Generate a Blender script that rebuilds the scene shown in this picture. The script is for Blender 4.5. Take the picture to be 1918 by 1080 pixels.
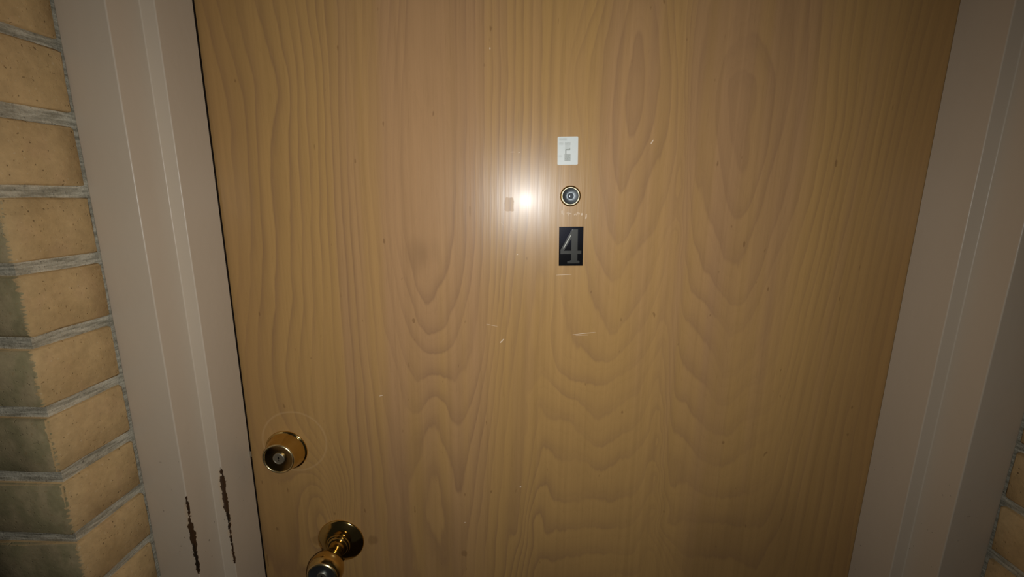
import bpy, bmesh, math, random
import numpy as np

D = bpy.data
SC = bpy.context.scene
COL = SC.collection
for o in list(D.objects):
    D.objects.remove(o)
R = math.radians

# ------------------------------------------------------------------ camera, world, flash, exposure
EYE = 1.46                                   # camera height above the floor (m); camera stands at x = 0, y = 0
cam_data = D.cameras.new('camera')
cam_data.sensor_width = 36.0
cam_data.lens = 828.86 / 1918 * 36.0
cam_data.clip_start = 0.01
cam = D.objects.new('camera', cam_data)
COL.objects.link(cam)
yaw, pitch, roll = -0.02042, 0.20901, 0.00783
from mathutils import Matrix, Vector
fw = Vector((math.sin(yaw) * math.cos(pitch), math.cos(yaw) * math.cos(pitch), -math.sin(pitch)))
rt = Vector((math.cos(yaw), -math.sin(yaw), 0))
up = rt.cross(fw)
r2 = rt * math.cos(roll) + up * math.sin(roll)
u2 = -rt * math.sin(roll) + up * math.cos(roll)
M = Matrix((r2, u2, -fw)).transposed().to_4x4()
M.translation = (0, 0, EYE)
cam.matrix_world = M
SC.camera = cam

world = D.worlds.new('world')
world.use_nodes = True
SC.world = world
world.node_tree.nodes['Background'].inputs[0].default_value = (0.9, 0.88, 0.8, 1)
world.node_tree.nodes['Background'].inputs[1].default_value = 0.012

# the phone's flash, a centimetre from its lens: the only real light in this dark stairwell
flash_data = D.lights.new('flash', 'SPOT')
flash_data.energy = 9.5
flash_data.color = (1.0, 0.995, 0.97)
flash_data.spot_size = R(136)
flash_data.spot_blend = 1.0
flash_data.shadow_soft_size = 0.004
flash = D.objects.new('flash', flash_data)
COL.objects.link(flash)
Mf = M @ Matrix.Rotation(R(3.0), 4, 'Y') @ Matrix.Rotation(R(2.5), 4, 'X')   # the lamp is set a little left and high
Mf.translation = (0.010, -0.002, EYE - 0.014)
flash.matrix_world = Mf

SC.view_settings.view_transform = 'Standard'
SC.view_settings.look = 'None'
SC.view_settings.exposure = 0.0
SC.view_settings.gamma = 1.0
SC.view_settings.use_curve_mapping = False

# ------------------------------------------------------------------ measured planes (m)
XL, XR = -0.3878, 0.4952                     # soffit faces of the frame
YD = 0.5667                                  # back edge of the soffits; the door's face lies just behind
YS, YF = 0.5076, 0.4655                      # stop face, frame face
ST, FW = 0.0161, 0.0510                      # stop width, face width
BX0, BX1 = XL - ST - FW, XR + ST + FW        # brick reveals
YB = 0.382                                   # front of the brickwork
XM = (XL + XR) / 2
DOOR_Y = YD + 0.0042                         # face of the door
TOP = 2.03                                   # underside of the head soffit


# ------------------------------------------------------------------ node helpers
class NT:
    def __init__(self, name):
        self.mat = D.materials.new(name)
        self.mat.use_nodes = True
        self.t = self.mat.node_tree
        self.b = self.t.nodes['Principled BSDF']

    def n(self, typ, **kw):
        nd = self.t.nodes.new(typ)
        for k, v in kw.items():
            setattr(nd, k, v)
        return nd

    def put(self, sock, v):
        if isinstance(v, bpy.types.NodeSocket):
            self.t.links.new(v, sock)
        else:
            sock.default_value = v

    def m(self, op, a, b=0.0, c=0.0, clamp=False):
        nd = self.n('ShaderNodeMath', operation=op, use_clamp=clamp)
        self.put(nd.inputs[0], a)
        self.put(nd.inputs[1], b)
        self.put(nd.inputs[2], c)
        return nd.outputs[0]

    def add(self, a, b): return self.m('ADD', a, b)
    def sub(self, a, b): return self.m('SUBTRACT', a, b)
    def mul(self, a, b): return self.m('MULTIPLY', a, b)

    def step(self, v, lo, hi, a=0.0, b=1.0):
        nd = self.n('ShaderNodeMapRange', interpolation_type='SMOOTHSTEP')
        self.put(nd.inputs[0], v)
        for i, x in enumerate((lo, hi, a, b)):
            self.put(nd.inputs[i + 1], x)
        return nd.outputs[0]

    def mix(self, f, a, b, mode='MIX'):
        nd = self.n('ShaderNodeMix', data_type='RGBA', blend_type=mode)
        self.put(nd.inputs[0], f)
        for s, v in ((nd.inputs[6], a), (nd.inputs[7], b)):
            if isinstance(v, tuple) and len(v) == 3:
                v = (*v, 1)
            self.put(s, v)
        return nd.outputs[2]

    def grey(self, v):
        nd = self.n('ShaderNodeCombineXYZ')
        for i in range(3):
            self.put(nd.inputs[i], v)
        return nd.outputs[0]

    def coord(self, which='Object'):
        return self.n('ShaderNodeTexCoord').outputs[which]

    def pos(self):
        return self.n('ShaderNodeNewGeometry').outputs['Position']

    def sep(self, v):
        nd = self.n('ShaderNodeSeparateXYZ')
        self.put(nd.inputs[0], v)
        return nd.outputs

    def scale(self, v, s):
        nd = self.n('ShaderNodeMapping')
        self.put(nd.inputs[0], v)
        nd.inputs[3].default_value = s
        return nd.outputs[0]

    def noise(self, v, s=(1, 1, 1), scale=1.0, detail=2.0, rough=0.5):
        nd = self.n('ShaderNodeTexNoise')
        self.put(nd.inputs['Vector'], self.scale(v, s))
        nd.inputs['Scale'].default_value = scale
        nd.inputs['Detail'].default_value = detail
        nd.inputs['Roughness'].default_value = rough
        return nd.outputs[0]

    def bump(self, h, dist=0.001, strength=1.0):
        nd = self.n('ShaderNodeBump')
        nd.inputs['Distance'].default_value = dist
        nd.inputs['Strength'].default_value = strength
        self.put(nd.inputs['Height'], h)
        self.t.links.new(nd.outputs[0], self.b.inputs['Normal'])

    def out(self, **kw):
        for k, v in kw.items():
            k = k.replace('_', ' ')
            if isinstance(v, tuple) and len(v) == 3:
                v = (*v, 1)
            self.put(self.b.inputs[k], v)
        return self.mat

    def box(self, x, z, x0, x1, z0, z1, soft):
        a = self.mul(self.step(x, x0 - soft, x0 + soft), self.step(x, x1 - soft, x1 + soft, 1, 0))
        c = self.mul(self.step(z, z0 - soft, z0 + soft), self.step(z, z1 - soft, z1 + soft, 1, 0))
        return self.mul(a, c)

    def dist2(self, x, z, cx, cz, kx=1.0, kz=1.0):
        dx = self.mul(self.sub(x, cx), kx)
        dz = self.mul(self.sub(z, cz), kz)
        return self.m('SQRT', self.add(self.mul(dx, dx), self.mul(dz, dz)))


# ------------------------------------------------------------------ materials
def wood_material():
    t = NT('door_veneer')
    p = t.pos()
    x, _, zz = t.sep(p)
    z = t.sub(zz, EYE)
    at = t.n('ShaderNodeAttribute', attribute_name='grain')
    G0 = t.m('MAXIMUM', at.outputs['Fac'], 1.3)
    n1 = t.noise(p, (30, 30, 9), 1, 2)
    n2 = t.noise(p, (160, 160, 22), 1, 2)
    G = t.add(G0, t.add(t.mul(t.sub(n1, 0.5), 0.55), t.mul(t.sub(n2, 0.5), 0.22)))
    f = t.m('FRACT', G)
    line = t.m('POWER', f, 4.0)
    drop = t.step(f, 0.0, 0.11, 1, 0)
    line = t.m('MAXIMUM', line, drop)
    pale = t.mul(t.step(f, 0.05, 0.2), t.step(f, 0.2, 0.55, 1, 0))
    var = t.step(t.noise(p, (14, 14, 3), 1, 2), 0.32, 0.66, 0.25, 1.0)
    var = t.mul(var, t.step(x, 0.0, 0.12, 1.0, 0.66))       # the right-hand leaves of veneer are fainter figured
    fine = t.m('POWER', t.m('FRACT', t.add(t.mul(G, 2.0), t.mul(n2, 0.5))), 3.0)
    streak = t.noise(p, (260, 260, 1.6), 1, 3, 0.6)
    pore = t.noise(p, (700, 700, 30), 1, 1)
    blotch = t.noise(p, (9, 9, 2.2), 1, 3, 0.55)
    # straight-grained stretches between the cathedrals: fine upright stripes
    stripe = t.noise(p, (150, 150, 0.9), 1, 2, 0.5)
    v = t.add(1.0, t.mul(t.mul(pale, var), 0.05))
    v = t.sub(v, t.mul(fine, 0.035))
    v = t.add(v, t.mul(t.sub(streak, 0.5), 0.16))
    v = t.add(v, t.mul(t.sub(stripe, 0.5), 0.22))
    v = t.sub(v, t.mul(t.step(pore, 0.60, 0.78), 0.06))
    v = t.add(v, t.mul(t.sub(blotch, 0.5), 0.16))
    hue = t.step(t.add(G0, t.mul(t.sub(t.noise(p, (30, 30, 1.2), 1, 2), 0.5), 20)), 2.0, 13.0)
    col = t.mix(hue, WOOD_PINK, WOOD_YELLOW)
    col = t.mix(1.0, col, t.grey(v), 'MULTIPLY')
    col = t.mix(t.mul(t.mul(line, var), 0.52), col, (0.255, 0.142, 0.080))
    # darker edge veneer, plus flash falloff painted into the colour along both long edges
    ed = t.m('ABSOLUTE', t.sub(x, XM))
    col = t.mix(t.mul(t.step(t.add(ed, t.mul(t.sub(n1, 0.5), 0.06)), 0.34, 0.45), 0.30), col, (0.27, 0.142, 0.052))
    # dark flecks
    fl = t.noise(p, (160, 160, 70), 1, 0)
    col = t.mix(t.mul(t.step(fl, 0.835, 0.89), 0.45), col, (0.16, 0.08, 0.03))
    # paler ring left round the deadbolt by an older, larger plate, and the cleaner wood inside it
    rr = t.dist2(x, z, -0.3232, -0.3500)
    rr = t.add(rr, t.mul(t.sub(n1, 0.5), 0.002))
    ring = t.mul(t.step(rr, 0.0440, 0.0458), t.step(rr, 0.0462, 0.0485, 1, 0))
    col = t.mix(t.mul(ring, 0.22), col, (0.72, 0.48, 0.25))
    # hand grime round the knob, a few spots
    for cx, cz, rad, k in ((-0.218, -0.5123, 0.011, 0.35), (-0.305, -0.515, 0.010, 0.3), (-0.0816, -0.5319, 0.006, 0.35)):
        d = t.add(t.dist2(x, z, cx, cz), t.mul(t.sub(n2, 0.5), 0.014))
        col = t.mix(t.mul(t.step(d, rad * 0.5, rad, 1, 0), k), col, (0.15, 0.075, 0.03))
    for cx, cz, rad, k in ((-0.19, -0.43, 0.12, 0.15), (0.28, -0.52, 0.07, 0.30), (0.36, -0.50, 0.09, 0.25), (0.05, -0.56, 0.06, 0.2), (-0.131, -0.076, 0.020, 0.34)):
        d = t.add(t.dist2(x, z, cx, cz, 1.0, 0.6), t.mul(t.sub(n1, 0.5), 0.05))
        col = t.mix(t.mul(t.step(d, rad * 0.2, rad, 1, 0), k), col, (0.22, 0.125, 0.06))
    # a dull patch of old tape glue to the left of the peephole
    d = t.add(t.box(x, z, -0.0222, -0.0100, -0.0215, -0.003, 0.0030), t.mul(t.sub(t.noise(p, (120, 120, 90), 1, 3), 0.5), 1.5))
    d = t.step(d, 0.5, 0.75)
    rough = t.add(t.add(0.305, t.mul(t.sub(streak, 0.5), 0.10)), t.mul(d, 0.045))
    t.bump(t.add(t.mul(streak, 0.6), t.mul(n2, 0.4)), 0.00012, 1.0)
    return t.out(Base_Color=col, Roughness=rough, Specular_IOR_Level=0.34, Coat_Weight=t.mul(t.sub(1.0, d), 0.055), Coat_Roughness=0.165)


WOOD_PINK = (0.455, 0.262, 0.123)
WOOD_YELLOW = (0.475, 0.278, 0.101)


def paint_material():
    t = NT('taupe_frame_paint')
    p = t.pos()
    x, y, zz = t.sep(p)
    z = t.sub(zz, EYE)
    n = t.noise(p, (12, 12, 5), 1, 3)
    col = t.mix(n, (0.560, 0.465, 0.350), (0.620, 0.520, 0.400))
    # rusty scars where the paint has been knocked off two arrises low on the latch side
    w1 = t.noise(p, (260, 260, 170), 1, 3, 0.6)
    w2 = t.noise(p, (90, 90, 40), 1, 2)
    for ex, ey, zt, zs, zb, ze, wid in ((XL - ST, YF, -0.358, -0.402, -0.462, -0.478, 0.0040), (XL, YS, -0.346, -0.366, -0.425, -0.505, 0.0034)):
        dx = t.sub(x, ex)
        dy = t.sub(y, ey)
        d = t.m('SQRT', t.add(t.mul(dx, dx), t.mul(dy, dy)))
        dotted = t.mul(t.step(z, ze - 0.01, ze + 0.01), t.step(z, zt - 0.006, zt, 1, 0))
        solid = t.mul(t.step(z, zb - 0.025, zb + 0.01), t.step(z, zs - 0.003, zs + 0.004, 1, 0))
        lim = t.mul(t.add(t.mul(dotted, 0.42), t.mul(solid, 0.58)), t.mul(t.step(w2, 0.30, 0.65, 0.55, 1.25), wid))
        d = t.add(d, t.mul(t.sub(w1, 0.5), 0.0085))
        d = t.add(d, t.mul(t.sub(1.0, dotted), 0.01))
        chip = t.step(t.sub(d, lim), -0.0003, 0.0003, 1, 0)
        halo = t.mul(t.step(t.sub(d, t.add(lim, 0.004)), -0.003, 0.001, 1, 0), dotted)
        halo = t.mul(halo, t.step(w2, 0.50, 0.66))
        col = t.mix(t.mul(halo, 0.5), col, (0.62, 0.45, 0.27))
        col = t.mix(chip, col, t.mix(t.step(w2, 0.4, 0.6), (0.022, 0.015, 0.010), (0.060, 0.030, 0.014)))
    sp = t.noise(p, (240, 240, 240), 1, 0)
    spz = t.step(z, -0.5, -0.2, 1, 0)
    col = t.mix(t.mul(t.mul(t.step(sp, 0.83, 0.86), spz), 0.7), col, (0.06, 0.035, 0.02))
    t.bump(t.noise(p, (90, 90, 60), 1, 2), 0.0004, 0.5)
    return t.out(Base_Color=col, Roughness=0.32, Specular_IOR_Level=0.42)


def brick_material():
    t = NT('buff_brick_with_dark_face')
    p = t.pos()
    x, y, z = t.sep(p)
    rnd = t.n('ShaderNodeObjectInfo').outputs['Random']
    big = t.noise(p, (28, 28, 28), 1, 3)
    mid = t.noise(p, (120, 120, 120), 1, 4, 0.65)
    body = t.mix(t.step(big, 0.3, 0.7), (0.570, 0.385, 0.178), (0.650, 0.445, 0.215))
    body = t.mix(t.mul(t.step(rnd, 0, 1), 0.45), body, (0.68, 0.47, 0.23))
    pinkish = t.step(t.noise(p, (45, 45, 30), 1, 2), 0.52, 0.72)
    body = t.mix(t.mul(pinkish, 0.35), body, (0.60, 0.38, 0.20))
    body = t.mix(1.0, body, t.grey(t.add(0.72, t.mul(mid, 0.56))), 'MULTIPLY')
    pit = t.noise(p, (340, 340, 340), 1, 1)
    body = t.mix(t.mul(t.step(pit, 0.73, 0.80), 0.7), body, (0.09, 0.055, 0.025))
    fleck = t.noise(p, (330, 330, 330), 1, 0)
    body = t.mix(t.mul(t.step(fleck, 0.76, 0.84), 0.4), body, (0.75, 0.58, 0.36))
    # only the outer face of each brick carries the dark burnt skin; it ends in small teeth at the arris
    nrm = t.sep(t.n('ShaderNodeNewGeometry').outputs['True Normal'])[1]
    front = t.m('LESS_THAN', nrm, -0.45)
    u = t.sub(t.m('ABSOLUTE', t.sub(x, XM)), BX1 - XM)
    tooth = t.noise(p, (40, 40, 420), 1, 1)
    edge = t.step(t.sub(u, t.mul(t.sub(tooth, 0.40), 0.012)), 0.0004, 0.0010)
    yface = t.step(y, YB + 0.0025, YB + 0.004, 1, 0)
    skin_mask = t.mul(t.mul(front, edge), yface)
    skin = t.mix(t.step(t.noise(p, (60, 60, 35), 1, 3), 0.35, 0.65), (0.340, 0.283, 0.148), (0.450, 0.350, 0.195))
    skin = t.mix(1.0, skin, t.grey(t.add(0.7, t.mul(mid, 0.6))), 'MULTIPLY')
    skin = t.mix(t.mul(t.step(fleck, 0.70, 0.78), 0.5), skin, (0.36, 0.25, 0.12))
    col = t.mix(skin_mask, body, skin)
    t.bump(t.add(t.mul(mid, 0.6), t.mul(t.step(pit, 0.66, 0.8, 1, 0), 0.5)), 0.0011, 0.8)
    return t.out(Base_Color=col, Roughness=0.88, Specular_IOR_Level=0.25)


def mortar_material():
    t = NT('grey_mortar')
    p = t.pos()
    a = t.noise(p, (34, 34, 260), 1, 5, 0.7)
    b = t.noise(p, (400, 400, 400), 1, 2)
    col = t.mix(t.step(a, 0.3, 0.7), (0.31, 0.28, 0.205), (0.74, 0.68, 0.53))
    col = t.mix(t.mul(t.step(b, 0.62, 0.75), 0.6), col, (0.07, 0.065, 0.055))
    t.bump(t.add(a, t.mul(b, 0.3)), 0.0022, 1.0)
    return t.out(Base_Color=col, Roughness=0.95, Specular_IOR_Level=0.2)


def plain(name, col, rough=0.5, metal=0.0, spec=0.5, var=0.12, sc=60):
    t = NT(name)
    n = t.noise(t.coord(), (1, 1, 1), sc, 3)
    c = t.mix(1.0, col, t.grey(t.add(1 - var / 2, t.mul(n, var))), 'MULTIPLY')
    return t.out(Base_Color=c, Roughness=t.add(rough - 0.03, t.mul(n, 0.06)), Metallic=metal, Specular_IOR_Level=spec)


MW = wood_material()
MP = paint_material()
MB = brick_material()
MM = mortar_material()
BRASS = plain('polished_brass', (0.66, 0.46, 0.17), 0.14, 1.0)
PALE_BRASS = plain('pale_brass_rim', (0.92, 0.82, 0.58), 0.48, 1.0)  # paler than the bezel brass: flash reflection round the viewer put into the colour
BRASS_DARK = plain('tarnished_brass', (0.30, 0.20, 0.08), 0.22, 1.0)
RIM = plain('bright_brass_rim', (0.78, 0.64, 0.36), 0.30, 1.0)
GLINT = plain('numeral_glint_paint', (0.20, 0.20, 0.18), 0.4, 0.6)  # lighter grey that paints a glint of light on the numeral
STEEL = plain('worn_nickel', (0.60, 0.57, 0.47), 0.46, 1.0)
DARK_STEEL = plain('dark_glassy_metal', (0.26, 0.285, 0.30), 0.46, 1.0)
BLACK = plain('black_rubber', (0.012, 0.009, 0.007), 0.8, 0, 0.1)
GLASS = plain('lens_glass', (0.10, 0.115, 0.13), 0.05, 0.0, 0.9)
PALE = plain('bare_splintered_wood', (0.80, 0.62, 0.45), 0.6, 0, 0.3)
FLOOR = plain('grey_concrete', (0.18, 0.16, 0.14), 0.8, 0, 0.3)
CEIL = plain('white_ceiling_paint', (0.55, 0.53, 0.48), 0.9, 0, 0.2)


def plaque_material():
    t = NT('black_plaque')
    x, _, z = t.sep(t.coord())
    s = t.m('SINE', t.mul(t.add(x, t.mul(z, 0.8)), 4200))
    m = t.mul(t.step(s, -0.1, 0.5), t.mul(t.step(z, -0.005, 0.012), t.step(x, -0.003, 0.012, 1, 0.35)))  # fine hatch, its bluish reflection at the upper left painted into the colour
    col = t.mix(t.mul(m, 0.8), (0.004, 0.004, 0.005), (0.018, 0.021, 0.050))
    return t.out(Base_Color=col, Roughness=0.16, Specular_IOR_Level=0.35)


def sticker_material():
    t = NT('white_sticker')
    c = t.coord()
    x, _, z = t.sep(c)
    w, h = 0.0252, 0.0334
    def U(px): return (px - 420) / 540 * w
    def V(py): return (530 - py) / 750 * h
    n = t.noise(c, (900, 900, 900), 1, 2)
    col = t.mix(t.noise(c, (120, 120, 120), 1, 2), (0.72, 0.78, 0.76), (0.80, 0.82, 0.78))
    for a, b, c0, d, k, s in ((335, 495, 615, 805, 0.62, 10), (340, 490, 305, 375, 0.34, 14), (345, 480, 375, 500, 0.22, 14), (358, 482, 485, 518, 0.75, 8),
                              (352, 384, 510, 620, 0.75, 8), (455, 485, 455, 500, 0.5, 9), (190, 390, 190, 262, 0.26, 22), (185, 305, 300, 372, 0.24, 20), (185, 265, 640, 700, 0.2, 20)):
        m = t.box(x, z, U(a), U(b), V(d), V(c0), s / 540 * w)
        col = t.mix(t.mul(t.mul(m, k), t.add(0.45, n)), col, (0.20, 0.22, 0.18))
    return t.out(Base_Color=col, Roughness=0.35, Specular_IOR_Level=0.35)


MPLQ = plaque_material()
MSTK = sticker_material()
MNUM = plain('brushed_grey_numeral', (0.032, 0.032, 0.026), 0.30, 0.0, 0.3)


# ------------------------------------------------------------------ object helpers
def link(name, me, mat=None, parent=None, loc=None):
    o = D.objects.new(name, me)
    COL.objects.link(o)
    if mat and me:
        me.materials.append(mat)
    if parent:
        o.parent = parent
    if loc is not None:
        o.location = loc
    return o


def struct(o, label, cat):
    o['kind'] = 'structure'
    o['label'] = label
    o['category'] = cat
    return o


def mesh(name, verts, faces, smooth=False):
    me = D.meshes.new(name)
    me.from_pydata([tuple(v) for v in verts], [], faces)
    if smooth:
        me.polygons.foreach_set('use_smooth', [True] * len(me.polygons))
    me.update()
    return me


def box_mesh(name, x0, x1, y0, y1, z0, z1, bev=0.0):
    bm = bmesh.new()
    bmesh.ops.create_cube(bm, size=1)
    for v in bm.verts:
        v.co = Vector(((x0 + x1) / 2 + v.co.x * (x1 - x0), (y0 + y1) / 2 + v.co.y * (y1 - y0), (z0 + z1) / 2 + v.co.z * (z1 - z0)))
    if bev:
        bmesh.ops.bevel(bm, geom=bm.edges[:], offset=bev, segments=2, profile=0.6, affect='EDGES')
    me = D.meshes.new(name)
    bm.to_mesh(me)
    bm.free()
    return me


def lathe(name, prof, seg=72, close=True):
    """profile of (radius, height) in mm, turned about an axis that points out of the door (-y)"""
    vs, fs = [], []
    n = len(prof)
    for r, h in prof:
        for i in range(seg):
            a = 2 * math.pi * i / seg
            vs.append((r * math.cos(a) / 1e3, -h / 1e3, r * math.sin(a) / 1e3))
    for j in range(n - 1):
        for i in range(seg):
            k = (i + 1) % seg
            fs.append((j * seg + i, (j + 1) * seg + i, (j + 1) * seg + k, j * seg + k))
    if close:
        vs.append((0, -prof[-1][1] / 1e3, 0))
        c = len(vs) - 1
        for i in range(seg):
            fs.append(((n - 1) * seg + i, c, (n - 1) * seg + (i + 1) % seg))
    me = mesh(name, vs, fs, True)
    bm = bmesh.new()
    bm.from_mesh(me)
    bmesh.ops.recalc_face_normals(bm, faces=bm.faces[:])
    for e in bm.edges:
        if len(e.link_faces) == 2 and e.calc_face_angle(0) > R(38):
            e.smooth = False
    bm.to_mesh(me)
    bm.free()
    return me


def spline(prof, k=4):
    """Catmull-Rom through the profile points"""
    P = [np.array(p, float) for p in prof]
    P = [2 * P[0] - P[1]] + P + [2 * P[-1] - P[-2]]
    out = []
    for i in range(1, len(P) - 2):
        for s in range(k):
            t = s / k
            a, b, c, d = P[i - 1:i + 3]
            out.append(tuple(0.5 * (2 * b + (c - a) * t + (2 * a - 5 * b + 4 * c - d) * t * t + (3 * b - a - 3 * c + d) * t ** 3)))
    out.append(tuple(P[-2]))
    return out


def prism(bm, pts, y0, y1):
    """outline (x, z) extruded from y0 (back) to y1 (front)"""
    a = [bm.verts.new((x, y0, z)) for x, z in pts]
    b = [bm.verts.new((x, y1, z)) for x, z in pts]
    n = len(pts)
    fs = [bm.faces.new(b), bm.faces.new(a[::-1])]
    for i in range(n):
        fs.append(bm.faces.new((a[i], a[(i + 1) % n], b[(i + 1) % n], b[i])))
    bmesh.ops.recalc_face_normals(bm, faces=fs)


def bm_obj(name, bm, mat, parent=None, loc=None):
    me = D.meshes.new(name)
    bm.to_mesh(me)
    bm.free()
    return link(name, me, mat, parent, loc)


# ------------------------------------------------------------------ floor and ceiling
f = link('floor', box_mesh('floor', -1.15, 1.25, -0.9, 0.62, -0.05, 0.0), FLOOR)
struct(f, 'plain grey concrete landing floor in front of the door', 'floor')
f = link('ceiling', box_mesh('ceiling', -1.15, 1.25, -0.9, 0.62, 2.45, 2.50), CEIL)
struct(f, 'plain off-white ceiling over the landing', 'ceiling')

# ------------------------------------------------------------------ brick walls
rng = random.Random(7)


def brick_mesh(L, dpt, h, seed):
    r = random.Random(seed)
    e = 0.0022
    def ax(n, half):
        return [-half, -half + e] + [(-half + e) + (2 * half - 2 * e) * i / n for i in range(1, n)] + [half - e, half]
    A = [ax(3, L / 2), ax(3, dpt / 2), ax(2, h / 2)]
    N = [len(a) for a in A]
    idx, vs, fs = {}, [], []
    off = {}
    for i in range(N[0]):
        for j in range(N[1]):
            for k in range(N[2]):
                ext = [i in (0, N[0] - 1), j in (0, N[1] - 1), k in (0, N[2] - 1)]
                if not any(ext):
                    continue
                c = [A[0][i], A[1][j], A[2][k]]
                s = sum(ext)
                for q in range(3):
                    if ext[q]:
                        pull = {1: 0.0, 2: 0.0011, 3: 0.0018}[s] * r.uniform(0.4, 1.5)
                        c[q] -= math.copysign(pull, c[q])
                    c[q] += r.uniform(-1, 1) * (0.0004 if s == 1 else 0.0007)
                idx[i, j, k] = len(vs)
                vs.append(c)
    for q in range(3):
        a, b = [w for w in range(3) if w != q]
        for side in (0, N[q] - 1):
            for m in range(N[a] - 1):
                for n in range(N[b] - 1):
                    def I(mm, nn):
                        t = [0, 0, 0]
                        t[q] = side; t[a] = mm; t[b] = nn
                        return idx[tuple(t)]
                    fs.append((I(m, n), I(m + 1, n), I(m + 1, n + 1), I(m, n + 1)))
    me = mesh('brick', vs, fs, True)
    bm = bmesh.new()
    bm.from_mesh(me)
    bmesh.ops.recalc_face_normals(bm, faces=bm.faces[:])
    bm.to_mesh(me)
    bm.free()
    me.materials.append(MB)
    return me


BH, BD = 0.0578, 0.0827
FULL = [brick_mesh(0.200, BD, BH, 10 + i) for i in range(4)]
HALF = [brick_mesh(0.095, BD, BH, 30 + i) for i in range(4)]
PIECE = {}


def piece(L):
    L = round(L, 3)
    if L not in PIECE:
        PIECE[L] = brick_mesh(L, BD, BH, int(L * 1e4))
    return PIECE[L]


def lay(wall, x_from, x_to, z_phase, z_lo, z_hi):
    """courses from x_from (the reveal arris) to x_to"""
    s = 1 if x_to > x_from else -1
    zc = z_phase - math.ceil((z_phase - z_lo) / 0.07) * 0.07
    row = round((zc - z_phase) / 0.07)
    while zc < z_hi - 0.02:
        u, first = 0.0, True
        total = abs(x_to - x_from)
        while u < total - 0.02:
            L = (0.200 if row % 2 else 0.095) if first else 0.200
            L = min(L, total - u)
            me = rng.choice(FULL) if abs(L - 0.2) < 1e-4 else rng.choice(HALF) if abs(L - 0.095) < 1e-4 else piece(L)
            b = D.objects.new('brick', me)
            COL.objects.link(b)
            b.parent = wall
            b.location = (x_from + s * (u + L / 2 + (rng.uniform(-0.0008, 0.0006))), YB + BD / 2 + rng.uniform(-0.0009, 0.0005), zc + 0.035 + rng.uniform(-0.001, 0.001))
            b.rotation_euler = (rng.uniform(-0.006, 0.006), rng.uniform(-0.004, 0.004), rng.uniform(-0.006, 0.006))
            u += L + 0.010
            first = False
        zc += 0.07
        row += 1


JZ = EYE                                     # one bed joint lies level with the lens
XE0, XE1 = -1.05, 1.15
REC = 0.0044
w = link('wall_left', box_mesh('wall_left', XE0, BX0 - REC, YB + REC, 0.60, 0, 2.45), MM)
struct(w, 'left brick wall with dark face and lit buff reveal beside door frame', 'wall')
lay(w, BX0, XE0, JZ, 0.0, 2.45)
w = link('wall_right', box_mesh('wall_right', BX1 + REC, XE1, YB + REC, 0.60, 0, 2.45), MM)
struct(w, 'dim buff brick wall at the right of the door frame', 'wall')
lay(w, BX1, XE1, JZ + 0.006, 0.0, 2.45)
HEAD_TOP = TOP + ST + FW
w = link('wall_above', box_mesh('wall_above', BX0 - REC, BX1 + REC, YB + REC, 0.60, HEAD_TOP, 2.45), MM)
struct(w, 'brick wall over the door head', 'wall')
zz0 = JZ + 0.07 * math.ceil((HEAD_TOP - JZ) / 0.07)
lay(w, BX0 + 0.005, BX1 - 0.005, JZ, zz0 + 0.001, 2.45)

# ------------------------------------------------------------------ steel door frame (double rabbet), mitred
def arc_corner(p, a, b, r, n=5):
    """round the corner p between neighbours a and b"""
    p, a, b = (np.array(v, float) for v in (p, a, b))
    da, db = (a - p) / np.linalg.norm(a - p), (b - p) / np.linalg.norm(b - p)
    c = p + (da + db) * r
    out = []
    for i in range(n + 1):
        t = i / n * math.pi / 2
        out.append(tuple(c - db * r * math.cos(t) * 1.0 - da * r * math.sin(t)))
    return out


def frame_profile(yback):
    # (w, y): w = distance outwards from the soffit plane
    raw = [((-0.0, yback), 0), ((0.0, YS), 0.0013), ((ST, YS), 0.0012), ((ST, YF), 0.0014), ((ST + FW, YF), 0.0012), ((ST + FW, 0.60), 0), ((ST, 0.60), 0), ((ST, 0.592), 0), ((ST, yback), 0)]
    pts = []
    for i, (p, r) in enumerate(raw):
        if r:
            pts += arc_corner(p, raw[i - 1][0], raw[(i + 1) % len(raw)][0], r)
        else:
            pts.append(p)
    return pts


def jamb(name, side, parent, yback):
    prof = frame_profile(yback)
    vs, fs = [], []
    n = len(prof)
    zs = None
    for w_, y in prof:
        x = (XL - w_) if side < 0 else (XR + w_)
        vs.append((x, y, 0.0))
    for w_, y in prof:
        x = (XL - w_) if side < 0 else (XR + w_)
        vs.append((x, y, TOP + w_))
    for i in range(n):
        k = (i + 1) % n
        fs.append((i, k, n + k, n + i))
    fs += [tuple(range(n)), tuple(range(2 * n - 1, n - 1, -1))]
    return finish_frame(name, vs, fs, parent)


def finish_frame(name, vs, fs, parent):
    me = mesh(name, vs, fs, True)
    bm = bmesh.new()
    bm.from_mesh(me)
    bmesh.ops.recalc_face_normals(bm, faces=bm.faces[:])
    for e in bm.edges:
        if len(e.link_faces) == 2 and e.calc_face_angle(0) > R(30):
            e.smooth = False
    bm.to_mesh(me)
    bm.free()
    me.materials.append(MP)
    o = link(name, me, None, parent)
    md = o.modifiers.new('weighted', 'WEIGHTED_NORMAL')
    md.keep_sharp = True
    return o


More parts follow.
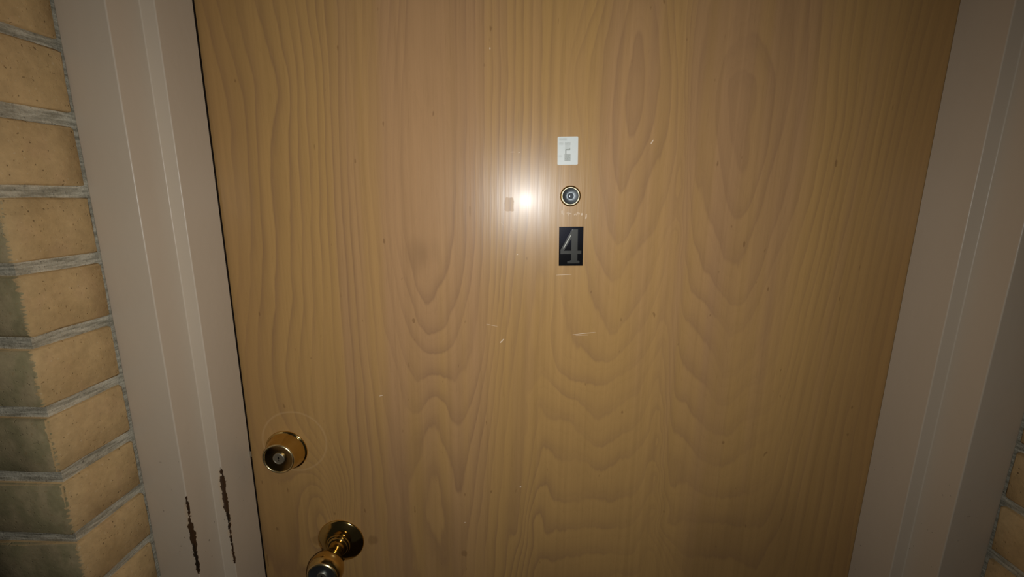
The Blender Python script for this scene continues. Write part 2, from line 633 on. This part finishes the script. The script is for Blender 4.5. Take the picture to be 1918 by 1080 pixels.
fr = D.objects.new('trim_1', None)
COL.objects.link(fr)
struct(fr, 'taupe painted steel door frame with stepped rebates and rust scars', 'door frame')
jamb('jamb', -1, fr, YD)
jamb('jamb', 1, fr, YD + 0.0035)
prof = frame_profile(YD)
n = len(prof)
vs = [(XL - w_, y, TOP + w_) for w_, y in prof] + [(XR + w_, y, TOP + w_) for w_, y in prof]
fs = [(i, (i + 1) % n, n + (i + 1) % n, n + i) for i in range(n)] + [tuple(range(n)), tuple(range(2 * n - 1, n - 1, -1))]
finish_frame('head_jamb', vs, fs, fr)
for x0, x1, yb in ((XL - 0.012, XL - 0.0003, YD), (XR + 0.0003, XR + 0.012, YD + 0.0035)):
    link('weatherstrip', box_mesh('weatherstrip', x0, x1, yb, DOOR_Y - 0.0001, 0.02, TOP + 0.0003), BLACK, fr)
o = link('strike_lip', box_mesh('strike_lip', XL - 0.0004, XL + 0.0028, YD - 0.0012, YD + 0.0008, EYE - 0.3725, EYE - 0.3645, 0.0004), STEEL, fr)
o['label'] = 'small bright metal strike lip beside the deadbolt'

# ------------------------------------------------------------------ door slab with a traced growth-ring field
RINGS = {1:[-128,219,-130,197,-132,175,-134,153,-136,130,-137,106,-138,82,-140,58,-141,33,-141,8,-142,-17,-140,-43,-135,-69,-130,-96,-117,-94,-107,-69,-100,-43,-97,-17,-95,9,-93,34,-92,58,-92,83,-91,106,-91,130,-91,153,-90,175,-90,197,-90,219],
2:[-137,219,-139,197,-141,175,-144,153,-146,130,-148,106,-149,82,-151,58,-152,34,-152,8,-152,-17,-153,-43,-148,-69,-142,-95,-137,-122,-127,-143,-111,-121,-100,-96,-93,-69,-89,-43,-87,-17,-84,9,-83,34,-82,58,-81,83,-80,106,-80,130,-79,153,-79,175,-79,197,-78,219],
3:[-146,219,-148,197,-151,176,-153,153,-155,131,-157,108,-159,84,-160,60,-162,36,-162,11,-163,-14,-163,-40,-160,-66,-156,-92,-150,-118,-142,-144,-136,-171,-124,-186,-101,-171,-89,-145,-81,-119,-75,-92,-73,-65,-72,-39,-71,-13,-70,12,-70,36,-70,61,-69,85,-69,108,-68,131,-68,154,-68,176,-68,197,-68,219,260,148,244,135,247,112,250,89,258,66,266,44,270,67,274,90,280,112,278,132,260,148],
4:[-157,219,-159,197,-161,176,-164,153,-166,131,-168,107,-169,84,-171,60,-173,36,-173,11,-174,-15,-174,-41,-173,-67,-169,-93,-164,-120,-159,-146,-151,-173,-138,-198,-117,-214,-94,-200,-81,-174,-74,-147,-68,-120,-64,-93,-62,-66,-61,-40,-60,-14,-59,11,-59,36,-58,60,-58,84,-58,108,-58,131,-58,153,-58,176,-58,197,-58,219,258,185,245,169,235,150,232,129,231,107,236,84,241,60,247,37,253,13,259,-11,276,-26,286,-5,291,18,297,41,299,64,299,87,299,110,297,132,289,154,278,173,258,185],
5:[-167,219,-169,197,-171,175,-173,152,-176,129,-177,106,-179,82,-181,58,-182,33,-181,8,-180,-18,-179,-44,-177,-70,-175,-97,-173,-125,-171,-153,-167,-182,-161,-210,-152,-238,-129,-248,-101,-248,-78,-238,-68,-210,-62,-181,-57,-153,-55,-125,-53,-97,-51,-70,-50,-43,-49,-17,-49,9,-48,34,-48,58,-48,83,-48,106,-48,130,-48,153,-48,175,-48,197,-48,219,133,185,129,163,126,140,126,116,126,91,133,68,141,91,143,115,143,139,139,162,135,185,213,219,212,198,211,177,210,155,210,133,210,111,210,88,213,64,217,41,223,17,229,-8,240,-31,253,-54,266,-78,282,-75,290,-52,297,-28,300,-4,303,20,306,43,310,66,314,88,317,111,317,133,317,155,314,176,311,198,308,219],
6:[-177,219,-179,197,-181,175,-184,153,-186,130,-187,107,-189,84,-190,60,-191,35,-191,10,-190,-15,-189,-41,-188,-67,-187,-94,-187,-121,-187,-149,-183,-177,-176,-204,-169,-232,-166,-262,-159,-291,-140,-302,-125,-276,-105,-287,-89,-312,-71,-292,-61,-263,-54,-234,-49,-205,-46,-176,-44,-148,-43,-120,-41,-93,-40,-66,-40,-40,-39,-14,-39,11,-38,36,-38,60,-38,84,-38,108,-38,131,-38,153,-38,176,-38,197,-38,219,119,208,115,187,112,165,110,143,110,120,110,97,111,74,113,50,118,26,125,11,136,32,148,51,154,74,160,96,160,119,161,142,157,164,154,186,151,208,200,219,199,197,198,175,197,153,198,130,199,107,200,84,202,60,205,35,209,10,213,-15,217,-41,226,-66,238,-91,254,-114,273,-135,292,-136,303,-112,310,-86,315,-61,320,-36,325,-12,328,13,331,37,333,61,334,84,335,107,336,130,333,153,330,175,327,197,325,219],
7:[-187,219,-189,197,-191,175,-193,153,-195,130,-196,107,-198,83,-199,59,-201,35,-200,10,-200,-16,-200,-42,-199,-68,-199,-95,-198,-122,-198,-150,-197,-179,-196,-208,-194,-237,-192,-267,-189,-298,-186,-329,-183,-361,-179,-393,-175,-426,-173,-460,-171,-495,-170,-531,-169,-568,-149,-347,-138,-367,-134,-335,-119,-316,-109,-346,-100,-377,-94,-409,-87,-422,-80,-389,-72,-357,-65,-326,-59,-295,-53,-264,-48,-235,-43,-205,-39,-176,-37,-148,-34,-120,-33,-93,-32,-66,-31,-40,-30,-14,-30,11,-29,36,-29,60,-28,84,-28,108,-28,131,-28,153,-29,176,-29,197,-29,219,103,219,100,198,96,176,94,154,94,132,94,109,94,85,95,61,96,37,102,13,108,-12,112,-37,133,-54,143,-31,150,-7,156,17,164,40,172,62,177,85,178,108,177,131,175,154,171,176,167,197,163,219,193,202,194,180,196,158,197,135,199,112,200,89,202,65,203,40,205,15,207,-10,208,-36,210,-62,217,-89,224,-116,242,-138,261,-160,283,-179,299,-162,310,-138,316,-112,323,-87,330,-62,336,-37,340,-13,345,11,347,35,348,60,349,83,349,106,347,129,346,152,345,174],
8:[-198,219,-200,197,-202,175,-203,153,-205,130,-207,107,-208,84,-209,59,-211,35,-211,10,-211,-15,-211,-41,-211,-67,-210,-94,-210,-122,-210,-150,-209,-178,-208,-207,-207,-237,-205,-267,-203,-297,-201,-328,-199,-360,-197,-393,-196,-427,-195,-461,-195,-496,-195,-532,-195,-569,-138,-460,-134,-424,-129,-389,-121,-389,-114,-423,-109,-458,-107,-495,-106,-533,-79,-560,-76,-524,-73,-488,-69,-454,-65,-420,-61,-387,-56,-355,-51,-323,-47,-292,-43,-262,-39,-232,-35,-203,-33,-174,-30,-146,-28,-118,-26,-91,-25,-65,-24,-38,-22,-13,-21,12,-21,37,-20,61,-20,85,-20,108,-19,131,-19,154,-19,176,-20,197,-20,219,94,219,89,198,84,176,80,154,79,131,77,108,79,84,81,60,83,35,85,10,87,-15,90,-41,96,-67,107,-91,129,-104,139,-79,152,-57,168,-38,176,-14,183,10,187,34,191,58,189,83,187,106,186,130,183,153,179,175,176,197,173,219,205,-83,209,-109,212,-137,227,-161,243,-185,259,-209,277,-234,296,-231,313,-211,328,-188,332,-161,337,-135,341,-109,346,-83,350,-58,354,-34,359,-10,361,14,362,38,364,62,364,85,362,108,360,130,359,152,357,174],
9:[-209,219,-210,197,-212,175,-213,153,-215,130,-216,107,-217,84,-218,60,-219,35,-220,10,-220,-15,-220,-41,-220,-67,-220,-94,-220,-121,-220,-149,-219,-178,-219,-207,-218,-236,-217,-266,-217,-297,-216,-329,-215,-361,-214,-394,-214,-427,-214,-461,-215,-497,-216,-532,-216,-569,-66,-560,-63,-524,-60,-488,-56,-454,-52,-420,-48,-387,-45,-354,-41,-323,-37,-291,-34,-261,-31,-231,-28,-202,-26,-173,-23,-145,-21,-118,-19,-91,-17,-64,-15,-38,-14,-13,-13,12,-12,37,-11,61,-11,85,-10,108,-10,131,-10,154,-10,176,-10,197,-10,219,86,219,78,199,70,179,63,158,60,136,65,113,70,90,75,67,78,43,80,18,79,-7,78,-32,80,-58,83,-85,89,-111,96,-138,109,-163,127,-179,144,-158,157,-134,167,-110,173,-84,182,-59,191,-36,196,-11,201,13,200,37,199,61,196,85,193,108,189,131,187,154,184,176,182,197,179,219,205,-132,208,-160,211,-188,225,-215,240,-240,262,-261,284,-280,304,-261,325,-244,338,-220,348,-195,351,-167,355,-140,357,-113,359,-87,362,-61,366,-36,370,-11,372,13,374,37,375,61,375,84,374,107,372,130,370,152,369,174],
10:[-219,219,-220,197,-221,176,-222,153,-223,130,-225,107,-226,84,-228,60,-229,35,-229,10,-230,-15,-230,-41,-230,-67,-230,-94,-230,-121,-230,-149,-230,-178,-230,-207,-230,-236,-230,-266,-230,-297,-230,-329,-230,-361,-230,-394,-232,-427,-233,-462,-234,-497,-235,-533,-236,-570,-51,-560,-49,-523,-46,-488,-44,-453,-42,-419,-39,-386,-35,-354,-32,-322,-29,-291,-26,-260,-23,-231,-20,-201,-17,-173,-14,-145,-12,-117,-10,-90,-7,-64,-5,-38,-4,-12,-3,13,-2,37,-1,61,0,85,0,108,0,131,0,154,0,176,-1,197,-1,219,70,219,65,198,60,177,55,155,54,132,54,109,55,85,57,61,58,37,60,12,60,-14,61,-40,60,-66,56,-92,52,-120,59,-147,66,-175,83,-197,103,-219,128,-214,146,-195,161,-171,173,-146,182,-121,189,-95,195,-69,205,-190,208,-219,212,-249,225,-276,243,-300,267,-318,291,-331,310,-310,332,-294,351,-276,359,-249,363,-220,365,-192,367,-164,369,-137,372,-111,374,-85,377,-59,378,-34,380,-10,382,15,384,38,385,62,387,85,385,108,384,130,382,152,381,174],
11:[-234,219,-234,197,-234,175,-234,152,-235,129,-236,105,-236,81,-237,57,-238,32,-239,6,-240,-20,-240,-46,-241,-73,-241,-100,-241,-128,-241,-157,-241,-186,-242,-216,-242,-246,-242,-277,-243,-309,-243,-341,-243,-374,-35,-559,-33,-523,-31,-487,-29,-453,-26,-419,-24,-386,-21,-353,-18,-322,-15,-291,-12,-260,-9,-230,-6,-201,-3,-173,0,-145,2,-117,4,-90,5,-64,7,-38,8,-12,9,13,9,37,10,61,11,85,11,108,11,131,11,154,11,176,11,197,10,219,53,219,50,197,47,176,45,153,44,131,45,108,46,84,46,60,46,36,46,11,46,-15,46,-41,46,-67,45,-94,45,-122,43,-149,41,-178,45,-206,56,-234,77,-252,104,-255,130,-245,152,-229,171,-209,182,-183,190,-156,192,-129,193,-101,195,-75,197,-49,204,-236,205,-266,210,-296,224,-324,245,-348,269,-368,298,-370,319,-351,341,-332,359,-312,363,-282,368,-253,370,-224,373,-195,375,-167,377,-140,380,-113,382,-87,385,-61,387,-36,390,-11,392,13,393,37,395,61,396,84,396,107,395,130,394,152,393,174],
12:[-243,219,-243,198,-242,176,-242,154,-242,131,-243,108,-244,85,-246,61,-247,37,-248,12,-249,-13,-250,-39,-251,-65,-252,-92,-252,-119,-253,-147,-254,-175,-255,-204,-255,-234,-256,-264,-257,-294,-258,-326,-258,-358,-19,-559,-16,-522,-14,-487,-12,-452,-9,-419,-7,-385,-5,-353,-2,-321,1,-290,3,-260,6,-230,9,-201,11,-173,13,-145,15,-117,17,-90,18,-64,19,-38,19,-12,20,13,20,37,21,62,21,85,21,108,21,131,21,154,21,176,20,198,20,219,35,219,35,197,34,176,32,153,32,131,31,108,31,85,31,61,31,36,32,12,32,-14,32,-39,32,-66,30,-92,29,-119,27,-147,25,-175,22,-204,20,-233,17,-263,14,-294,11,-325,9,-357,6,-390,4,-423,2,-458,0,-492,32,-239,53,-261,80,-278,102,-301,129,-292,152,-273,169,-247,182,-219,193,-190,204,-307,208,-339,223,-367,240,-396,262,-419,292,-427,319,-416,347,-411,360,-390,364,-358,368,-327,371,-297,374,-267,376,-237,380,-209,383,-181,386,-153,388,-126,391,-100,394,-74,396,-48,398,-23,400,2,402,26,403,50,405,73,406,96,406,119,405,142,405,164,405,185],
13:[-255,219,-254,198,-252,176,-251,154,-251,132,-251,109,-252,85,-253,62,-255,37,-257,13,-258,-13,-260,-38,-261,-64,-262,-91,-263,-118,-264,-146,-266,-174,-268,-203,-270,-233,-271,-263,-273,-293,-274,-325,20,-286,43,-307,72,-313,95,-337,125,-344,150,-328,170,-304,181,-274,192,-244,205,-381,210,-414,223,-445,245,-463,274,-467,304,-466,333,-468,362,-468,369,-437,376,-406,380,-375,382,-344,385,-314,388,-284,390,-255,392,-227,395,-199,397,-171,400,-144,402,-118,404,-92,406,-67,408,-42,410,-18,411,7,412,30,414,54,415,76,416,99,417,121,417,143,417,164,417,185],
14:[-268,219,-267,198,-266,176,-265,154,-266,132,-266,109,-266,86,-266,62,-266,38,-268,13,-269,-12,-271,-38,-272,-64,-274,-90,-276,-117,-277,-145,-280,-173,-283,-202,-286,-232,-290,-262,-294,-292,-269,-571,-266,-525,-263,-480,-259,-436,29,-352,53,-366,84,-366,113,-381,142,-371,166,-351,184,-325,197,-295,208,-469,224,-499,244,-523,274,-525,304,-527,335,-530,365,-533,374,-502,382,-470,389,-439,390,-406,392,-375,394,-344,396,-313,399,-283,401,-254,404,-226,406,-198,409,-171,411,-144,413,-118,415,-92,417,-67,419,-41,420,-17,421,7,423,31,424,54,425,77,427,99,428,121,429,143,429,164,430,185],
15:[-278,208,-277,185,-275,162,-274,139,-276,115,-278,91,-279,66,-281,40,-282,14,-283,-12,-284,-39,-285,-67,-287,-95,-290,-124,-292,-153,-297,-183,-302,-213,26,-420,49,-436,79,-434,109,-432,139,-434,164,-423,180,-396,191,-366,199,-336,400,-509,401,-475,402,-442,404,-409,405,-377,406,-346,408,-315,410,-285,412,-256,414,-227,416,-199,418,-171,420,-145,422,-118,424,-92,426,-67,428,-42,429,-17,431,7,433,31,434,54,435,77,436,99,438,122,439,143,440,165,442,185],
16:[-294,219,-292,197,-290,174,-287,151,-285,128,-286,103,-290,79,-293,53,-294,28,-295,1,-297,-25,-298,-53,-300,-81,-303,-109,-305,-138,-311,-168,-317,-198,20,-474,40,-492,69,-482,101,-482,132,-481,163,-479,180,-453,192,-422,201,-390,414,-518,416,-483,417,-448,418,-414,419,-381,421,-349,422,-317,424,-287,425,-256,427,-227,429,-198,430,-169,432,-142,434,-114,435,-88,437,-61,438,-36,440,-11,442,14,443,38,445,62,446,86,448,109,449,131,450,153,451,175,452,197],
17:[-311,208,-308,186,-304,165,-301,142,-299,119,-304,96,-309,72,-314,47,-315,22,-316,-3,-317,-29,-318,-56,-320,-83,-323,-110,-327,-139,25,-557,53,-539,85,-531,116,-527,148,-529,175,-517,195,-490,203,-455,434,-517,434,-482,435,-447,435,-414,436,-381,436,-348,437,-316,438,-286,439,-255,440,-226,441,-197,443,-168,444,-141,446,-114,447,-87,449,-61,450,-35,452,-10,453,15,454,39,456,63,457,86,458,109,460,131,461,154,462,175,464,197],
18:[-339,214,-335,192,-331,170,-329,147,-328,124,-329,100,-330,75,-331,50,-333,25,-334,-1,-336,-28,-337,-55,-340,-82,-344,-111,-350,-139,-356,-169,154,-561,186,-551,205,-519,453,-517,453,-481,452,-447,452,-413,452,-380,451,-347,451,-316,452,-285,453,-255,453,-225,454,-196,455,-168,457,-140,458,-113,459,-86,461,-60,462,-34,463,-9,463,16,464,40,465,64,467,87,469,109,471,132,473,154,474,175,476,197],
19:[-359,208,-355,186,-350,163,-347,140,-343,116,-343,92,-343,67,-344,41,-345,15,-347,-12,-350,-39,-353,-67,-357,-95,-361,-125],
20:[-372,185,-369,163,-366,141,-364,118,-363,95,-362,71,-363,47,-363,22,-365,-3,-366,-29,-368,-56,-371,-83,-374,-110,-335,-568,-332,-528,-330,-490,-326,-452,-309,-419,-289,-430,-280,-463,-276,-500]}


def ring_field(X, Z):
    pts = np.array([(v[i] / 1e3, v[i + 1] / 1e3, l) for l, v in RINGS.items() for i in range(0, len(v), 2)])
    A = pts[:, :2] * np.array([1.0, 0.45])   # grain runs upright: compare along it less strictly
    val = pts[:, 2]
    def K(d2):
        return 0.5 * d2 * np.log(d2 + 1e-12)
    N = len(A)
    d2 = ((A[:, None] - A[None]) ** 2).sum(-1)
    S = np.zeros((N + 3, N + 3))
    S[:N, :N] = K(d2) + np.eye(N) * 2e-5
    S[:N, N] = 1
    S[:N, N + 1:] = A
    S[N:, :N] = S[:N, N:].T
    sol = np.linalg.solve(S, np.r_[val, 0, 0, 0])
    Q = np.c_[X.ravel(), np.clip(Z.ravel(), -0.66, 0.30) * 0.45]
    out = np.empty(len(Q))
    for i in range(0, len(Q), 4000):
        q = Q[i:i + 4000]
        d = ((q[:, None] - A[None]) ** 2).sum(-1)
        out[i:i + 4000] = K(d) @ sol[:N] + sol[N] + q @ sol[N + 1:]
    return out


DX0, DX1, DZ0, DZ1, DT = XL - 0.013, XR + 0.013, 0.012, TOP + 0.012, 0.022
nx, nz = 184, 300
gx = np.linspace(DX0, DX1, nx)
gz = np.linspace(DZ0, DZ1, nz)
GX, GZ = np.meshgrid(gx, gz)
field = ring_field(GX, GZ - EYE)
door_loc = Vector((XM, DOOR_Y, 0.0))
vs = [(x - XM, 0.0, z) for x, z in zip(GX.ravel(), GZ.ravel())]
fs = [(j * nx + i, j * nx + i + 1, (j + 1) * nx + i + 1, (j + 1) * nx + i) for j in range(nz - 1) for i in range(nx - 1)]
b0 = len(vs)
vs += [(DX0 - XM, DT, DZ0), (DX1 - XM, DT, DZ0), (DX1 - XM, DT, DZ1), (DX0 - XM, DT, DZ1)]
c = (0, nx - 1, nz * nx - 1, (nz - 1) * nx)
fs += [(b0 + 3, b0 + 2, b0 + 1, b0)]
fs += [(b0, b0 + 1) + tuple(range(nx - 1, -1, -1)), tuple(range((nz - 1) * nx, nz * nx)) + (b0 + 2, b0 + 3)]
fs += [tuple(j * nx for j in range(nz)) + (b0 + 3, b0), tuple(j * nx + nx - 1 for j in range(nz - 1, -1, -1)) + (b0 + 1, b0 + 2)]
me = mesh('door_1', vs, fs)
at = me.attributes.new('grain', 'FLOAT', 'POINT')
at.data.foreach_set('value', np.r_[field, np.zeros(4)].astype('f'))
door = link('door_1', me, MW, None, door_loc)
struct(door, 'flush wooden apartment door with arched grain, worn lacquer and brass locks', 'door')


def on_door(x, z, off=0.0):
    """a point on the door's face, in the door's own coordinates (z counted from the lens height)"""
    return (x - XM, -off, EYE + z)


# ------------------------------------------------------------------ deadbolt
prof = [(30.4, -0.2), (30.4, 1.0), (29.9, 1.8), (29.0, 2.2), (28.2, 2.4)] + spline([(28.0, 2.6), (26.2, 8.0), (23.9, 15.0), (22.2, 20.0)], 4) + \
       [(22.0, 20.6), (21.8, 21.2)]
DB = on_door(-0.3360, -0.3640)
db = link('deadbolt', lathe('deadbolt', prof, 80, False), BRASS, door, DB)
link('rim', lathe('rim', [(21.8, 20.9), (22.4, 21.4), (22.5, 22.2), (22.0, 23.2), (21.2, 23.7), (20.3, 23.5), (19.8, 22.9), (19.6, 22.2)], 80, False), RIM, db)
db['label'] = 'round brass deadbolt cylinder with tapered collar'
face = lathe('cylinder_face', [(19.7, 22.3), (17.5, 21.4), (14.0, 20.6), (10.2, 20.2), (8.2, 20.2)], 64)
link('cylinder_face', face, BRASS_DARK, db)


def keyway(parent, h, size):
    bm = bmesh.new()
    s = size / 1e3
    prism(bm, [(-0.10 * s, -0.55 * s), (0.16 * s, -0.55 * s), (0.05 * s, -0.15 * s), (0.20 * s, 0.15 * s), (0.12 * s, 0.55 * s), (-0.12 * s, 0.55 * s), (-0.20 * s, 0.10 * s), (-0.02 * s, -0.1 * s)],
          -(h - 0.8) / 1e3, -(h + 0.06) / 1e3)
    return bm_obj('keyhole', bm, BLACK, parent)


plug = link('key_plug', lathe('key_plug', [(8.2, 20.0), (8.2, 22.0), (7.8, 22.5), (6.9, 22.6), (6.7, 22.3)], 48), STEEL, db)
plug['label'] = 'silver key plug'
keyway(db, 22.3, 6.0)

# ------------------------------------------------------------------ knob
prof = [(35.0, -0.2), (35.0, 0.8), (34.4, 1.8)] + spline([(33.6, 2.6), (30.5, 4.6), (26.0, 7.2), (21.5, 8.8), (18.4, 9.4)], 5)
prof += [(17.6, 9.6), (17.6, 10.8), (17.0, 11.7), (16.0, 12.0), (15.2, 12.1), (14.8, 12.6), (14.8, 13.8), (14.2, 14.6), (13.2, 14.9)]
kn = link('door_knob', lathe('door_knob', prof, 96), BRASS, door, on_door(-0.2674, -0.5137))
kn['label'] = 'polished brass tulip door knob with a domed rose'
prof = [(11.6, 14.0), (11.2, 18.0)] + spline([(11.0, 20.0), (11.6, 25.0), (14.0, 31.0), (18.2, 37.5), (22.2, 44.0), (24.4, 50.5), (24.5, 56.0), (23.0, 61.0), (21.4, 64.0)], 5)
prof += [(21.0, 64.6), (20.9, 65.0)]
link('grip', lathe('grip', prof, 96, False), BRASS, kn)
link('rim', lathe('rim', [(20.9, 64.8), (21.1, 65.6), (20.4, 66.6), (19.6, 67.2), (18.8, 67.2), (18.2, 66.6), (18.0, 66.0)], 80, False), RIM, kn)
link('knob_face', lathe('knob_face', [(18.1, 66.1), (16.5, 65.4), (13.0, 64.8), (8.0, 64.6), (6.7, 64.6)], 64), DARK_STEEL, kn)
link('key_plug', lathe('key_plug', [(6.7, 64.4), (6.7, 66.2), (6.2, 66.6), (5.6, 66.6)], 48), STEEL, kn)
keyway(kn, 66.6, 5.2)

# ------------------------------------------------------------------ peephole
pe = link('peephole', lathe('peephole', [(13.0, -0.2), (13.0, 0.9), (12.5, 1.7), (11.8, 2.0), (11.2, 2.0)], 72, False), BRASS, door, on_door(0.0610, -0.0013))
pe['label'] = 'small round brass door viewer with dark lens'
link('rim', lathe('rim', [(11.6, 1.8), (11.5, 2.3), (11.2, 2.6), (10.7, 2.72), (10.1, 2.6), (9.75, 2.2), (9.6, 1.5)], 72, False), PALE_BRASS, pe)
link('dish', lathe('dish', spline([(9.8, 2.5), (8.6, 1.9), (6.8, 1.1), (5.6, 0.7), (4.9, 0.5)], 3) + [(4.6, 1.6), (4.2, 1.6), (4.0, 1.2)], 64), DARK_STEEL, pe)
link('lens', lathe('lens', [(4.1, 1.0)] + spline([(3.9, 1.3), (3.2, 1.7), (1.8, 2.1), (0.3, 2.25)], 4), 48), GLASS, pe)

# ------------------------------------------------------------------ bare scratches and chips in the lacquer
bm = bmesh.new()


def nick(x, z, w, h, ang=0.0):
    w, h = w / 1.35e3, h / 1.6e3
    ca, sa = math.cos(ang), math.sin(ang)
    pts = [(-w, -h * 0.7), (-w * 0.2, -h), (w, -h * 0.5), (w * 0.8, h * 0.8), (0, h), (-w * 0.9, h * 0.5)]
    prism(bm, [(x - XM + a * ca - b * sa, EYE + z + a * sa + b * ca) for a, b in pts], 0.0002, -0.00015)


# the row of small gouges under the door viewer
for x, z, w, h, a in ((0.0511, -0.0215, 1.5, 4.2, 0.1), (0.0532, -0.0235, 0.9, 2.6, -0.3), (0.0583, -0.0222, 2.2, 0.9, 0.2), (0.0590, -0.0240, 0.7, 3.0, 0.0), (0.0615, -0.0228, 2.4, 0.8, -0.3),
                      (0.0677, -0.0240, 2.2, 1.3, 0.5), (0.0701, -0.0232, 0.9, 3.8, -0.15), (0.0716, -0.0222, 0.7, 1.4, 0.2), (0.0728, -0.0235, 0.7, 2.8, -0.3), (0.0762, -0.0238, 1.5, 2.6, 0.1),
                      (0.0819, -0.0245, 1.1, 2.2, 0.0), (0.0817, -0.0275, 1.2, 3.4, -0.2)):
    nick(x, z, w, h, a)
for x, z, w, h, a in ((-0.0245, -0.0370, 5.0, 0.5, -0.9), (-0.0190, -0.0365, 3.2, 0.5, 0.1), (-0.0100, -0.0440, 7.0, 0.5, -0.6), (0.0858, -0.1815, 22.0, 0.55, 0.12), (0.0830, -0.1840, 12.0, 0.4, 0.05),
                      (-0.1938, -0.2766, 4.0, 0.8, 0.2), (0.1585, 0.0643, 1.0, 5.0, -0.5), (-0.0247, -0.1938, 1.0, 7.0, -0.7), (-0.0380, -0.1720, 11.0, 0.35, -0.2), (-0.0122, 0.0515, 4.0, 0.6, 0.0),
                      (-0.0040, 0.0510, 2.0, 0.5, 0.3), (-0.0400, 0.1690, 0.9, 2.0, 0.1), (0.0030, -0.4160, 1.6, 1.6, 0.0), (-0.0050, -0.0760, 1.2, 1.0, 0.0), (-0.0790, -0.4780, 1.4, 1.0, 0.3),
                      (0.0560, -0.1020, 14.0, 0.5, 0.05)):
    nick(x, z, w, h, a)
o = bm_obj('scratch', bm, PALE, door)
o['kind'] = 'stuff'
o['label'] = 'pale scratches and a row of gouges under the viewer'

# ------------------------------------------------------------------ number plaque and sticker, stuck on the door's face
pl_loc = (0.06385, DOOR_Y - 0.0008, EYE - 0.06470)
pq = link('number_plaque', box_mesh('number_plaque', -0.0155, 0.0155, -0.0008, 0.0008, -0.0251, 0.0251, 0.0003), MPLQ, None, pl_loc)
pq.rotation_euler = (0, R(-1.0), 0)
pq['label'] = 'small black rectangular plaque with grey number 4 below the peephole'
pq['category'] = 'sign'


def Q(px, py):
    return ((px - 447) / 485 * 0.031, (557 - py) / 785 * 0.0502)


bm = bmesh.new()
prism(bm, [Q(470, 213), Q(578, 213), Q(576, 855), Q(452, 855), Q(452, 300)], -0.0007, -0.00150)
prism(bm, [Q(470, 213), Q(490, 330), Q(300, 645), Q(235, 645), Q(235, 628)], -0.0007, -0.00165)
prism(bm, [Q(235, 640), Q(655, 640), Q(655, 706), Q(235, 706)], -0.0007, -0.00158)
prism(bm, [Q(375, 852), Q(430, 842), Q(600, 842), Q(622, 855), Q(622, 899), Q(375, 899)], -0.0007, -0.00155)
bmesh.ops.bevel(bm, geom=[e for e in bm.edges if all(v.co.y < -0.001 for v in e.verts)], offset=0.00022, segments=2, affect='EDGES')
o = bm_obj('numeral', bm, MNUM, pq)
o['label'] = 'raised grey number 4'
bm = bmesh.new()
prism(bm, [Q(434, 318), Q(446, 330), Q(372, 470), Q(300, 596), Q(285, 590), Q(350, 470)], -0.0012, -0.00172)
bm_obj('painted_glint', bm, GLINT, o)  # sliver added to paint the glint along the numeral's diagonal

bm = bmesh.new()
w, h, r = 0.0252 / 2, 0.0334 / 2, 0.0013
pts = []
for cx, cz, a0 in ((w - r, h - r, 0), (-w + r, h - r, 90), (-w + r, -h + r, 180), (w - r, -h + r, 270)):
    for i in range(6):
        a = R(a0 + 90 * i / 5)
        pts.append((cx + r * math.cos(a), cz + r * math.sin(a)))
prism(bm, pts, 0.0003, -0.0003)
st = bm_obj('sticker', bm, MSTK, None, (0.05580, DOOR_Y - 0.0003, EYE + 0.05330))
st.rotation_euler = (0, R(-1.2), 0)
st['label'] = 'small white rounded sticker with worn grey print above the peephole'
st['category'] = 'sticker'
